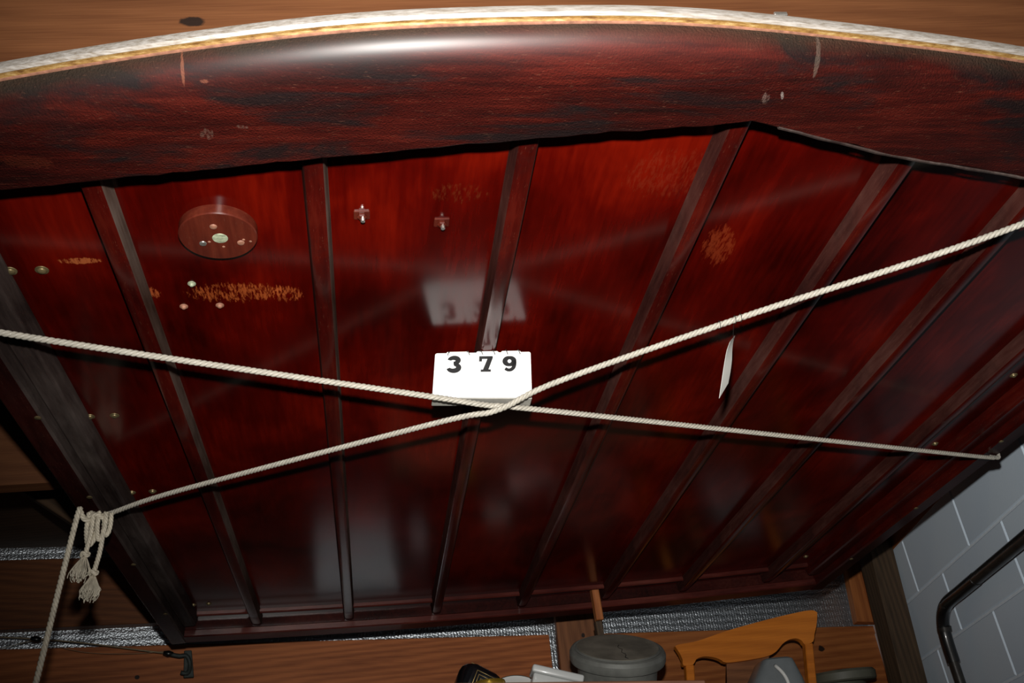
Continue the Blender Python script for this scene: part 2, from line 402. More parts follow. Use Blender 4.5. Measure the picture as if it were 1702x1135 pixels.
# back wall: foil sheet with planks and studs nailed over it
BO = Vector((-.6, 3.15, 0)); BD = Vector((.99012, .1403, 0)); BN = Vector((-.1403, .99012, 0))
def onb(s, z, off=0.0): p = BO + BD * s + BN * off; return (p.x, p.y, z)
bm = new()
hexa(bm, [onb(-2.0, .60, .045), onb(2.62, .60, .045), onb(2.62, .60, .07), onb(-2.0, .60, .07), onb(-2.0, 1.16, .045), onb(2.62, 1.16, .045), onb(2.62, 1.16, .07), onb(-2.0, 1.16, .07)])
wb = tagit(link('wall_back', bm, 'foil', smooth=False), 'silver foil insulated back wall behind pine planks', 'wall', kind='structure')
board('plank', onb(-2.0, .875), onb(1.235, .797), (0, 0, -1), .185, .040, 'pine_back', wb, off=-.04)
board('plank', onb(1.395, .792), onb(2.60, .765), (0, 0, -1), .235, .040, 'pine_orange', wb, off=-.04)
board('plank', onb(-2.0, .895), onb(.9, .895), (0, 0, 1), .212, .040, 'pine', wb, off=-.0)
board('stud', onb(1.318, .45), onb(1.342, 1.05), (1, 0, 0), .150, .04, 'pine_stud', wb, off=-.002).location -= Vector(BD * .075)
board('stud', onb(2.415, .775), onb(2.455, 1.15), (1, 0, 0), .085, .04, 'pine_orange', wb, off=.0)
for q in range(11):
    board('siding_board', onb(-2.0, .598 - q * .2), onb(2.62, .598 - q * .2), (0, 0, -1), .197 if q < 10 else .195, .02, 'deck', wb, off=-.065)
board('added_foil_patch', onb(.46, .590), onb(.83, .590), (0, 0, -1), .22, .004, 'foil', wb, off=.038)  # added out of view to put a soft highlight on the panel's far end
board('corner_post', (1.668, 3.15, .30), (1.712, 3.15, 1.0), (1, 0, 0), .085, .09, 'pine_dark', wb)
board('corner_post', (1.668, 3.15, -EYE), (1.668, 3.15, .297), (1, 0, 0), .085, .09, 'pine_dark', wb)

# ================================================================== HARDTOP
PZ = .78                                      # underside of the roof panel
ht = thing('boat_hardtop', (LX, 1.80, .722), 'large dark red varnished mahogany boat hardtop slung upside in ropes under the joists', 'hardtop')
ht['label'] = 'large dark red varnished mahogany boat hardtop slung by ropes under the joists'
FK = .977; FZ = .762                         # front beam hangs lower than the panel
yout0 = [(-.515, .812), (-.332, .762), (-.154, .722), (.023, .693), (.203, .681), (.348, .680), (.514, .694), (.772, .728), (1.0, .775), (1.2, .835), (1.42, .925)]
yout = crv([(a * FK, b * FK) for a, b in yout0])
INN = [(a * FK, b * FK) for a, b in [(-.53, .913), (-.367, .893), (-.278, .880), (-.033, .847), (.198, .817), (.457, .7905), (.471, .792), (.653, .848), (.861, .893), (1.42, 1.03)]]
yin = lambda x: interp(INN, x)
yfar = lambda x: 2.855 - .065 * ((x - LX) / .93) ** 2
XL, XR = -.508, 1.369
# panel sheet
bm = new(); n = 60; rings = []
for i in range(n + 1):
    x = XL + .01 + (XR - XL - .02) * i / n
    rings.append([(x, yout(x) + .03, PZ), (x, yfar(x) - .01, PZ), (x, yfar(x) - .01, PZ + .014), (x, yout(x) + .03, PZ + .014)])
loft(bm, rings)
link('roof_panel', bm, 'panel', ht, origin=W((0, 0, 0)))
# seven ribs
RZ = .0262
for j, x in enumerate((-.2795, -.0335, .2100, .4560, .7000, .9320, 1.1840)):
    bm = new(); y0 = yin(x) - .012; y1 = yfar(x) - .060; rings = []
    hw = .0118; ht_ = RZ
    prof = [(-hw - .0035, 0), (-hw - .0022, -.004), (-hw - .001, -ht_ + .005), (-hw + .001, -ht_ + .0015), (-hw + .005, -ht_), (hw - .005, -ht_), (hw - .001, -ht_ + .0015), (hw + .001, -ht_ + .005), (hw + .0022, -.004), (hw + .0035, 0)]
    N_ = 24
    for i in range(N_ + 1):
        y = y0 + (y1 - y0) * i / N_
        rings.append([(x + a, y, PZ + b) for a, b in prof])
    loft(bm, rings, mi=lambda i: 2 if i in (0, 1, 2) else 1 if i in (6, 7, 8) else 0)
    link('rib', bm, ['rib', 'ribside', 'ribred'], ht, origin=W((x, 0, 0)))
# side rails: deep outer board with an inner stepped strip
for s in (-1, 1):
    def sx(d): return (XL + d) if s < 0 else (XR - d)
    bm = new(); rings = []
    prof = [(0, .030), (0, -.046), (.003, -.049), (.038, -.049), (.0425, -.046), (.044, -.030), (.044, .0)]
    for i in range(21):
        y0, y1 = yin(sx(.02)) - .03, yfar(sx(0)); y = y0 + (y1 - y0) * i / 20
        rings.append([(sx(a), y, PZ + b) for a, b in prof] + [(sx(.044), y, PZ + .03)])
    loft(bm, rings, mi=lambda i: 1 if i in (3, 4, 5) else 0)
    o = link('side_rail', bm, ['rail', 'railgrey' if s < 0 else 'rib'], ht, origin=W((sx(.02), 0, 0)))
    bm = new(); rings = []
    prof = [(.044, 0), (.044, -.027), (.047, -.029), (.073, -.029), (.077, -.026), (.083, -.006), (.083, 0)]
    for i in range(21):
        y0, y1 = yin(sx(.06)) - .01, yfar(sx(.06)) - .10; y = y0 + (y1 - y0) * i / 20
        rings.append([(sx(a), y, PZ + b) for a, b in prof])
    loft(bm, rings, mi=1)
    link('inner_strip', bm, ['rail', 'railgrey' if s < 0 else 'rib'], ht, origin=W((sx(.06), 0, 0)))
    for y in (1.42, 1.74, 2.12, 2.5):
        bm = new(); lathe(bm, [(.0052, .0), (.0052, -.0012), (.003, -.002)], (sx(.040 - .004), y, PZ - .049), sides=10)
        link('rail_screw', bm, 'brass', ht)
# aft rails
def strip(name, y0, y1, z0, z1, x0, x1, mat):
    bm = new(); rings = []
    for i in range(41):
        x = x0 + (x1 - x0) * i / 40; b = yfar(x)
        rings.append([(x, b + y0, PZ + z1), (x, b + y0, PZ + z0 + .003), (x, b + y0 + .003, PZ + z0), (x, b + y1 - .003, PZ + z0), (x, b + y1, PZ + z0 + .003), (x, b + y1, PZ + z1)])
    loft(bm, rings); return link(name, bm, mat, ht, origin=W((LX, 0, 0)))
strip('aft_batten', -.130, -.118, -.011, 0, XL + .083, XR - .083, 'farrail')
strip('aft_rail', -.058, 0, -.030, .03, XL + .006, XR - .006, 'rail')
strip('aft_lip', -.062, 0, -.047, -.030, XL + .006, XR - .006, 'farrail')
# front beam: flat underside, rolled up nose
bm = new(); rings = []; n = 120
for i in range(n + 1):
    x = XL + (XR - XL) * i / n
    if abs(x - .464) < .008: x = .464
    yo, yi = yout(x), yin(x); zb = -.043
    jag = .0016 * math.sin(x * 61) * math.sin(x * 23 + 1) + .0012 * random.uniform(-1, 1)
    sec = [(yi + jag, .030), (yi + jag, zb + .002), (yi - .003 + jag, zb)]
    r = min(.062, (yi - yo) * .5)
    for q in (.9, .75, .55, .35): sec.append((yo + r + (yi - yo - r) * q - .002, zb))
    for q in range(0, 10):
        a = math.radians(90 * q / 9); sec.append((yo + r - r * math.sin(a), zb + .038 - .038 * math.cos(a)))
    sec += [(yo, .010), (yo + .012, .012), (yo + .02, .030)]
    rings.append([(x, a, FZ + b) for a, b in sec])
loft(bm, rings); link('front_beam', bm, 'fascia', ht, origin=W((0, 0, 0)))
# bare split edge along the beam's inner lip (right of the peak)
bm = new(); rings = []
for i in range(31):
    x = .480 + (1.30 - .480) * i / 30; y = yin(x); j = .0009 * math.sin(i * 2.3)
    rings.append([(x, y - .0025, FZ - .0425), (x, y - .0015, FZ - .0445 + j), (x, y + .0015, FZ - .0435 + j), (x, y + .002, FZ - .0395)])
loft(bm, rings); tagit(link('split_edge', bm, 'railgrey', ht), 'pale splintered veneer edge')
# metal trim: white rounded rail above a yellowed bead
def sweep(name, sec, mat):
    bm = new(); rings = []
    for i in range(97):
        x = XL + (XR - XL) * i / 96; yo = yout(x)
        rings.append([(x, yo + a, FZ + b) for a, b in sec])
    loft(bm, rings); return link(name, bm, mat, ht, origin=W((0, 0, 0)))
sweep('trim_rail', [(.002, -.0030), (-.003, -.0030), (-.0062, -.0005), (-.0072, .004), (-.0062, .0085), (-.003, .0115), (.002, .012)], 'alu')['label'] = 'bright aluminium rub rail'
sweep('trim_bead', [(.002, -.0085), (-.0012, -.0085), (-.0032, -.0072), (-.0036, -.0055), (-.0032, -.0035), (.002, -.0028)], 'yellow')['label'] = 'yellowed lower lip of the rub rail'
sweep('trim_gasket', [(.002, -.0105), (-.0010, -.0105), (-.0012, -.0085), (.002, -.0085)], 'copper')
bm = new(); box(bm, .450, .465, yout(.457) - .004, yout(.457) + .003, FZ + .0125, FZ + .0175, .001); link('trim_clip', bm, 'steel', ht)
# round mounting pad with plugs
px, py = -.157, 1.0225
bm = new(); lathe(bm, [(.0475, 0), (.0475, -.012), (.0462, -.0135)], (px, py, PZ), sides=48)
pad = link('mounting_pad', bm, 'pad', ht)
pad['label'] = 'round wooden mounting pad with plug holes'
bm = new(); lathe(bm, [(.0098, 0), (.0092, -.0006)], (px + .002, py + .003, PZ - .0133), sides=24); link('pipe_hole', bm, 'verdigris', pad)['label'] = 'verdigris rimmed centre hole'
for (dx, dy, mt) in ((-.003, -.021, 'copper'), (-.020, .013, 'steel'), (.026, .013, 'copper')):
    bm = new(); lathe(bm, [(.0048, 0), (.0042, -.0012), (.002, -.0018)], (px + dx, py + dy, PZ - .0133), sides=14); link('plug', bm, mt, pad)
for (dx, dy) in ((.038, .011), (.030, .007), (-.012, .010), (.004, .021)):
    bm = new(); lathe(bm, [(.0022, 0), (.0012, -.0008)], (px + dx, py + dy, PZ - .0133), sides=9); link('paint_chip', bm, 'copper', pad)
# through bolts with nuts in square recess washers
for (bx_, by_) in ((.0205, .9995), (.1225, 1.018)):
    bm = new(); box(bm, bx_ - .010, bx_ + .010, by_ - .0085, by_ + .0085, PZ - .0022, PZ + .001, .001)
    pl = link('bolt_washer', bm, 'pad', ht)
    bm = new(); lathe(bm, [(.0062, 0), (.0064, -.003), (.0048, -.0045)], (bx_, by_, PZ - .002), sides=6); link('nut', bm, 'pad', pl)
    bm = new(); lathe(bm, [(.0028, 0), (.0028, -.005), (.002, -.0055)], (bx_ + .001, by_ + .001, PZ - .006), sides=10); link('bolt_tip', bm, 'steel', pl)
def capnut(x, y, r=.0062, mt='brass'):
    bm = new(); lathe(bm, [(r * 1.4, 0), (r * 1.35, -.0009), (r * .95, -.0012), (r * .85, -.0028), (r * .5, -.0042), (r * .15, -.0046)], (x, y, PZ), sides=14); link('cap_nut', bm, mt, ht)
for y in (1.103, 1.520, 1.847, 2.607):
    for x in (-.4245, -.3865): capnut(x, y, .0062 if y < 1.2 else .0055)
for y in (1.103, 1.535, 1.847, 2.607):
    for x in (1.2565, 1.2945): capnut(x, y, .0055)
for (x, y, r, mt) in ((-.2075, 1.1435, .004, 'verdigris'), (-.2265, 1.199, .0042, 'copper'), (-.178, 1.199, .0042, 'copper')): capnut(x, y, r, mt)

# ================================================================== ROPES
# rope running from the left rail under the sign to the far right rail
ra = thing('rope', (.203, 1.315, .656), 'white twisted rope from the left frame edge to the far right rail', 'rope')
bm = new()
ropemesh(bm, [(-.56, 1.10, .96), (-.545, 1.102, .80), (-.518, 1.105, .727), (-.437, 1.137, .709), (.10, 1.2825, .6665), (.203, 1.3145, .6605), (.32, 1.359, .6655), (1.25, 1.762, .7155), (1.345, 1.806, .7245), (1.3700, 1.8175, .7265), (1.3735, 1.819, .735), (1.3745, 1.82, .78), (1.3745, 1.82, .88)])
link('rope_line', bm, 'rope', ra, ang=100)
# rope tied off on the left rail
rb = thing('rope', (.21, 1.31, .656), 'white twisted rope knotted at the left rail, with frayed ends and a tail', 'rope')
bm = new()
ropemesh(bm, [(1.40, .72, .96), (1.30, .745, .80), (.925, .94, .7165), (.55, 1.135, .690), (.300, 1.267, .6700), (.212, 1.312, .6505), (.12, 1.360, .657), (-.30, 1.660, .700), (-.434, 1.759, .7065), (-.460, 1.775, .706)])
link('rope_line', bm, 'rope', rb, ang=100)
KX, KY, KZ = -.452, 1.757, .700
bm = new()
ropemesh(bm, [(KX + .012, KY + .010, KZ + .006), (KX - .004, KY - .014, KZ - .004), (KX - .018, KY - .004, KZ + .006), (KX - .006, KY + .012, KZ + .004), (KX + .010, KY + .002, KZ - .012), (KX - .002, KY - .016, KZ - .004), (KX - .020, KY - .008, KZ - .004)], .0045, .02)
link('knot', bm, 'ropedull', rb, ang=100)
for (dx, L, wd, dy) in ((-.012, .058, .016, -.012), (.004, .050, .012, -.014), (.012, .040, .010, -.006)):
    bm = new()
    a = (KX + dx, KY + dy, KZ)
    ropemesh(bm, [(a[0] - wd / 2, a[1] + .002, a[2] + .004), (a[0] - wd * .55, a[1], a[2] - L * .5), (a[0] - wd * .2, a[1] - .002, a[2] - L), (a[0] + wd * .3, a[1], a[2] - L * .85), (a[0] + wd * .5, a[1] + .002, a[2] - L * .4), (a[0] + wd * .4, a[1] + .004, a[2] + .004)], .0044, .02)
    link('knot_loop', bm, 'ropedull', rb, ang=100)
def tassel(top, mid, end, seed):
    rnd = random.Random(seed)
    bm = new(); ropemesh(bm, [top, tuple((Vector(top) + Vector(mid)) / 2 + Vector((.002, .001, 0))), mid], .0045, .02)
    link('rope_tail', bm, 'ropedull', rb, ang=100)
    bm = new(); mv = Vector(mid); ev = Vector(end)
    lump = [mv + Vector((.0055 * math.cos(a), .0055 * math.sin(a), .003 * math.sin(2 * a))) for a in [2 * math.pi * q / 10 for q in range(11)]]
    ropemesh(bm, lump, .0038, .02)
    fr_ = link('frayed_end', bm, 'ropedull', rb, ang=100)
    bm = new(); ax = (ev - mv)
    for q in range(64):
        a = rnd.uniform(0, 2 * math.pi); rr = .0165 * math.sqrt(rnd.random())
        side = Vector((math.cos(a), math.sin(a), 0))
        ln = rnd.uniform(.75, 1.06)
        p1 = mv + ax * .05 + side * .002; p2 = mv + ax * .45 + side * rr * .75; p3 = mv + ax * ln * .8 + side * rr * 1.1; p4 = mv + ax * ln + side * rr * rnd.uniform(.5, 1.15)
        tube(bm, smoothpath([p1, p2, p3, p4], .006), .0008, 4)
    link('fibres', bm, 'ropedull', fr_, ang=100)['kind'] = 'stuff'
tassel((KX - .012, KY - .012, KZ + .002), (-.468, 1.735, .622), (-.474, 1.728, .575), 3)
tassel((KX + .008, KY - .012, KZ - .03), (-.451, 1.735, .588), (-.455, 1.73, .540), 5)
bm = new()
ropemesh(bm, [(KX - .016, KY, KZ + .0), (-.470, 1.745, .688), (-.4775, 1.735, .690), (-.482, 1.728, .700), (-.4840, 1.722, .692), (-.4985, 1.71, .548), (-.513, 1.70, .403), (-.528, 1.69, .26)], .0052, .024)
link('hanging_tail', bm, 'ropedull', rb, ang=100)

# ================================================================== NUMBER SIGN
SY = 1.312
sg = thing('number_sign', (.197, SY + .010, .668), 'white tabletop flip-number sign reading 379 resting on the crossed ropes', 'sign')
def signpt(u_, v_, d=0.0):
    """u 0..1 across, v 0..1 up the face; d = in front of the face"""
    xl = .1175 + .0105 * v_; xr = .2680 + .0085 * v_
    zl = .6770 + .0770 * v_; zr = .6685 + .0815 * v_
    return (xl + (xr - xl) * u_, SY - d + .002 * v_, zl + (zr - zl) * u_)
def plate(bm, outline, d0, d1, mi=0, side=0):
    a = [bm.verts.new(W(signpt(u_, v_, d1))) for u_, v_ in outline]; b = [bm.verts.new(W(signpt(u_, v_, d0))) for u_, v_ in outline]
    n_ = len(a)
    f1 = bm.faces.new(a); f2 = bm.faces.new(b[::-1]); f1.material_index = f2.material_index = mi
    for i in range(n_): bm.faces.new((a[i], b[i], b[(i + 1) % n_], a[(i + 1) % n_])).material_index = mi + side
def rrect(u0, u1, v0, v1, r, asp=1.9, rb=None):
    out = []
    for (cu, cv, a0, rr) in ((u1, v1, 0, r), (u0, v1, 90, r), (u0, v0, 180, rb or r), (u1, v0, 270, rb or r)):
        for q in range(6):
            a = math.radians(a0 + 90 * q / 5)
            ccu = cu - rr if cu == u1 else cu + rr; ccv = cv - rr * asp if cv == v1 else cv + rr * asp
            out.append((ccu + rr * math.cos(a), ccv + rr * asp * math.sin(a)))
    return out
bm = new(); plate(bm, rrect(0, 1, 0, 1, .022), -.002, 0); link('front_panel', bm, 'white', sg)
bm = new(); plate(bm, [(0.004, .0), (.996, .0), (.996, .045), (.004, .045)], 0, .0012); link('front_ledge', bm, 'white', sg)
bm = new(); a, b = signpt(0.0, 0), signpt(1, 0)
hexa(bm, [(a[0], SY, a[2] - .0015), (b[0], SY, b[2] - .0015), (b[0], SY + .024, b[2] - .0015), (a[0], SY + .024, a[2] - .0015), (a[0], SY, a[2] + .001), (b[0], SY, b[2] + .001), (b[0], SY + .024, b[2] + .001), (a[0], SY + .024, a[2] + .001)], .0006)
link('base_plate', bm, 'greybase', sg)
bm = new(); a, b = signpt(0.01, 0), signpt(.99, 0); c, d = signpt(.99, .97), signpt(.01, .97)
hexa(bm, [(a[0], SY + .021, a[2]), (b[0], SY + .021, b[2]), (b[0], SY + .023, b[2]), (a[0], SY + .023, a[2]), (d[0], SY + .005, d[2]), (c[0], SY + .005, c[2]), (c[0], SY + .007, c[2]), (d[0], SY + .007, d[2])])
link('back_panel', bm, 'white', sg)
SW, SH = .150, .079
def numeral(bm, ch, uc, vc, d):
    hgt = .0275
    def P(x, y): return (uc + x * 1.02 * hgt / SW, vc + (y - .5) * hgt / SH)
    def stroke(pts, hw):
        L, R = [], []
        for i, p in enumerate(pts):
            a_, b_ = pts[max(i - 1, 0)], pts[min(i + 1, len(pts) - 1)]
            tx, ty = b_[0] - a_[0], b_[1] - a_[1]; q = math.hypot(tx, ty); tx /= q; ty /= q
            h_ = hw(i / (len(pts) - 1)) if callable(hw) else hw
            L.append(P(p[0] - ty * h_, p[1] + tx * h_)); R.append(P(p[0] + ty * h_, p[1] - tx * h_))
        for i in range(len(pts) - 1):
            plate(bm, [L[i], L[i + 1], R[i + 1], R[i]], d, d + .0004)
    if ch == '7':
        plate(bm, [P(-.36, 1), P(.40, 1), P(.40, .87), P(.17, .15), P(.30, .15), P(.30, 0), P(-.26, 0), P(-.26, .14), P(-.14, .14), P(.10, .82), P(-.20, .82), P(-.20, .66), P(-.36, .66)], d, d + .0004)
    elif ch == '3':
        up = [(-.01 + .245 * math.cos(math.radians(t)), .745 + .175 * math.sin(math.radians(t))) for t in range(172, -96, -12)]
        lo = [(-.01 + .285 * math.cos(math.radians(t)), .29 + .21 * math.sin(math.radians(t))) for t in range(84, -180, -12)]
        stroke(up, lambda t: .10 + .05 * math.sin(math.pi * min(1, t)) ); stroke(lo, lambda t: .10 + .055 * math.sin(math.pi * t))
    else:
        ring = [(.25 * math.cos(math.radians(t)), .66 + .225 * math.sin(math.radians(t))) for t in range(0, 361, 15)]
        stroke(ring, lambda t: .10 + .045 * abs(math.cos(2 * math.pi * t)))
        tail = [(p.x, p.y) for p in smoothpath([(.27, .70, 0), (.275, .48, 0), (.22, .26, 0), (.08, .12, 0), (-.08, .10, 0), (-.24, .20, 0)], .06)]
        stroke(tail, lambda t: .12 - .03 * t)
for ch, u0, u1, vb, un in (('3', .115, .352, .385, .197), ('7', .425, .660, .395, .524), ('9', .685, .895, .400, .773)):
    bm = new(); plate(bm, rrect(u0 - .008, u1 + .004, vb - .045, .985, .02, 1.9, .045), .0004, .0010, 0, 1)
    link('card', bm, ['card', 'greybase'], sg)
    bm = new(); plate(bm, rrect(u0, u1, vb, 1.012, .02, 1.9, .045), .0014, .0022, 0, 1)
    cdn = link('card', bm, ['card', 'greybase'], sg)
    bm = new(); tube(bm, [signpt(a_, b_, .0022) for a_, b_ in rrect(u0, u1, vb, 1.012, .02, 1.9, .045)[9:] + rrect(u0, u1, vb, 1.012, .02, 1.9, .045)[:2]], .00022, 4)
    link('card_edge', bm, 'greybase', cdn, ang=100)
    bm = new(); numeral(bm, ch, un, .725, .0023)
    nm = link('numeral', bm, 'ink', cdn, smooth=False); nm['label'] = 'black slab numeral ' + ch
for un in (.155, .325, .462, .590, .725, .855):
    bm = new(); cx, cy, cz = signpt(un, .97)
    lean = .0042 if un in (.155, ) else -.0042
    pts = [(cx - lean * (1 - q / 8.0), cy - .0034 - .0022 * math.sin(math.pi * q / 8.0) + .010 * max(0, q - 5) / 3, cz - .0035 + .0085 * math.sin(math.pi * .5 * q / 8.0)) for q in range(9)]
    pts = [(p[0], p[1], min(p[2], .7525)) for p in pts]
    tube(bm, pts, .0007, 6); link('ring', bm, 'wire', sg, ang=100)

# ================================================================== PAPER TAG ON THE ROPE
tg = thing('price_tag', (.53, 1.175, .585), 'small blank white paper tag hanging by a thread from the rope', 'tag')
bm = new()
TL = smoothpath([(.5354, 1.165, .6678), (.5277, 1.165, .6542), (.5216, 1.165, .6397), (.5149, 1.165, .6225), (.5079, 1.165, .6037), (.4986, 1.165, .5787)], .004)
TR = smoothpath([(.5557, 1.188, .6908), (.5504, 1.188, .6798), (.5456, 1.188, .6658), (.5416, 1.188, .6509), (.5355, 1.188, .6333), (.5272, 1.188, .6132)], .004)
def along(P, t): x = t * (len(P) - 1); i_ = min(int(x), len(P) - 2); return P[i_].lerp(P[i_ + 1], x - i_)
fr1 = []
for i in range(15):
    a, b = along(TL, i / 14), along(TR, i / 14)
    fr1.append([a, b, b + Vector((.0004, -.0003, 0)), a + Vector((.0004, -.0003, 0))])
loft(bm, fr1); link('paper', bm, 'tag', tg)
bm = new(); tube(bm, smoothpath([(.541, 1.141, .694), (.5415, 1.150, .689), (.5455, 1.168, .684), (.5470, 1.176, .6785)], .004), .0004, 5); link('thread', bm, 'wire', tg, ang=100)
bm = new()
for (x, ) in ((.520,), (.540,), (.5475,)):
    t = (x - .925) / (.55 - .925); y = .94 + (1.135 - .94) * t; z = .7165 + (.690 - .7165) * t
    tube(bm, [(x + .001 * math.cos(a), y + .0062 * math.cos(a), z + .0062 * math.sin(a)) for a in [2 * math.pi * q / 12 for q in range(13)]], .0005, 5)
link('thread_wrap', bm, 'wire', tg, ang=100)

# ================================================================== PIPE ON THE RIGHT WALL
pp = thing('gas_pipe', onw(3.06, -EYE, -.05), 'black iron pipe bending along the blue-grey block wall', 'pipe')
po = -.05
def pw(a, z): return onw(a, z, po)
bm = new(); tube(bm, smoothpath([pw(3.010, -EYE), pw(3.010, .50)], .08), .0148, 16); link('riser', bm, 'blackpipe', pp)
bm = new(); tube(bm, smoothpath([pw(2.90, .630), pw(2.55, .633), pw(1.0, .640)], .06), .0172, 16); link('run', bm, 'blackpipe', pp)
bm = new(); tube(bm, smoothpath([pw(3.010, .48), pw(3.008, .545), pw(2.995, .590), pw(2.96, .618), pw(2.91, .630), pw(2.80, .631), pw(2.68, .632)], .012), .0185, 16); link('elbow', bm, 'tape', pp)
for a, z in ((3.0, .575), (2.93, .626)):
    bm = new(); tube(bm, [pw(a, z - .006), pw(a - .004, z + .006)], .0205, 16); link('clamp', bm, 'blackpipe', pp)

# ================================================================== STORAGE SHELF AND WHAT STANDS ON IT
sh = thing('storage_shelf', (.95, 2.75, -EYE), 'wooden storage shelf with pinkish front board below the hardtop', 'shelf')
LZ = .474                                     # top of the front lip
board('front_board', (.10, 2.49, LZ + .033), (.84, 2.49, LZ - .027), (0, 0, -1), .09, .02, 'shelf', sh)
board('upper_deck', (.10, 2.51, .455), (.84, 2.51, .425), (0, 1, 0), .50, .02, 'shelf', sh)
board('lower_deck', (.10, 2.51, -.13), (1.62, 2.51, -.13), (0, 1, 0), .72, .02, 'shelf', sh)
for (x, y, z1) in ((.10, 2.512, .43), (.10, 2.97, .43), (.80, 2.512, .40), (.80, 2.97, .40), (1.58, 2.512, -.13), (1.58, 3.06, -.13)):
    board('post', (x, y, -EYE), (x, y, z1), (1, 0, 0), .04, .04, 'shelf', sh)

# zinc canister tipped toward the lens, cracked round lid
ax = Vector((.04, -.52, .85)).normalized()
lidc = Vector((.665, 2.60, .575))
cn = thing('canister', (.65, 2.68, .45), 'dull grey round metal canister with weathered lid between the white box and the chair', 'canister')
bm = new(); lathe(bm, [(.100, -.085), (.104, -.08), (.106, -.035), (.108, -.03)], lidc, ax, 40); link('body', bm, 'zinc', cn)
bm = new(); lathe(bm, [(.108, -.040), (.124, -.036), (.127, -.028), (.127, -.014), (.122, -.005), (.116, -.002), (.112, -.003), (.109, .000), (.03, .0015)], lidc, ax, 48); ld = link('lid', bm, 'zinc', cn)
bm = new(); lathe(bm, [(.1075, .0), (.1075, .0012), (.06, .0028), (.01, .003)], lidc, ax, 48); link('lid_face', bm, 'zinclid', ld)['label'] = 'weathered brownish lid top'
bm = new(); u_, v_ = frame(ax, Vector((0, 1, 0)))
cp = [lidc + ax * .0028 + Vector((.002, 0, 0)) + (Vector((0, 1, 0)) - ax * ax.y).normalized() * q + Vector((.004 * math.sin(q * 160), 0, 0)) for q in [-.1 + .012 * i for i in range(10)]]
tube(bm, cp, .0009, 4); link('crack', bm, 'ink', ld, ang=100)

# upright stick behind the canister
st = thing('stick', (.66, 2.72, .45), 'upright sawn wooden stick behind the grey canister', 'stick')
board('stick_shaft', (.659, 2.785, .45), (.650, 2.770, .685), (1, 0, 0), .019, .03, 'pine_dark', st)
board('stick_tip', (.6547, 2.770, .686), (.654, 2.770, .793), (1, 0, 0), .021, .03, 'pine_orange', st)['label'] = 'orange sawn tip'

# white box, platter, black box, gold tin
def tilted(name, ctr, size, rx, ry, rz, mat, bev, parent):
    bm = new(); R_ = Matrix.Rotation(math.radians(rz), 3, 'Z') @ Matrix.Rotation(math.radians(ry), 3, 'Y') @ Matrix.Rotation(math.radians(rx), 3, 'X')
    hx, hy, hz = [s_ / 2 for s_ in size]
    cs = [Vector(ctr) + R_ @ Vector(q) for q in ((-hx, -hy, -hz), (hx, -hy, -hz), (hx, hy, -hz), (-hx, hy, -hz), (-hx, -hy, hz), (hx, -hy, hz), (hx, hy, hz), (-hx, hy, hz))]
    hexa(bm, cs, bev, 0, 3); return link(name, bm, mat, parent), R_
wbx = thing('plastic_box', (.50, 2.60, .45), 'small white lidded plastic box beside the grey canister', 'box')
tilted('box_lid', (.492, 2.60, .516), (.135, .08, .020), 0, 18, -2, 'boxwhite', .006, wbx)
tilted('box_body', (.484, 2.601, .490), (.124, .072, .034), 0, 18, -2, 'boxwhite', .005, wbx)
pt = thing('platter', (.405, 2.66, .45), 'white round platter with a dark rim line behind the white box', 'platter')
pax = Vector((.02, -.80, .60)).normalized(); pc = Vector((.400, 2.700, .492))
bm = new(); lathe(bm, [(.045, -.006), (.068, .0), (.074, .004), (.076, .006), (.074, .007), (.066, .003), (.03, .0)], pc, pax, 48); pb = link('dish', bm, 'porcelain', pt)
bm = new(); lathe(bm, [(.0762, .0035), (.0775, .0055), (.0765, .0075), (.0745, .0075)], pc, pax, 48, capb=False, capt=False); link('rim_line', bm, 'greenline', pt)
bb = thing('lacquer_box', (.285, 2.60, .45), 'black rounded box with gold line pattern at the left end of the shelf', 'box')
bctr = (.286, 2.63, .516)
o_, R_ = tilted('box_shell', bctr, (.105, .09, .095), 14, 24, 22, 'blackgloss', .026, bb)
for i, s_ in enumerate((.060, .044, .028)):
    bm = new(); h_ = s_ / 2
    loop = [(-h_, -0.0455, -h_), (h_, -0.0455, -h_), (h_, -0.0455, h_), (-h_, -0.0455, h_), (-h_, -0.0455, -h_)]
    tube(bm, [Vector(bctr) + R_ @ Vector(q) for q in loop], .0012, 4); link('gold_line', bm, 'gold', bb, ang=100)
bm = new(); h_ = .030
for zz in (.030, .045, .058):
    pass
tube(bm, [Vector(bctr) + R_ @ Vector(q) for q in ((-.036, .0, 0.0482), (.036, .0, 0.0482))], .0011, 4); link('gold_line', bm, 'gold', bb, ang=100)
gt = thing('gold_tin', (.308, 2.532, .445), 'small gold rimmed tin in front of the black box', 'tin')
bm = new(); lathe(bm, [(.036, .125), (.037, .129), (.037, .160)], (.308, 2.532, .3245), sides=36); link('tin_body', bm, 'goldtin', gt)
bm = new(); lathe(bm, [(.0375, .158), (.039, .161), (.0405, .166), (.0405, .176), (.039, .180), (.034, .181)], (.308, 2.532, .3245), sides=36); link('tin_lid', bm, 'goldtin', gt)

# ---------------------------------------------------------------- chair with shaped crest rail
CY = 3.18
ch = thing('chair', (1.27, 3.0, -.11), 'honey coloured wooden chair with shaped crest rail on the shelf', 'chair')

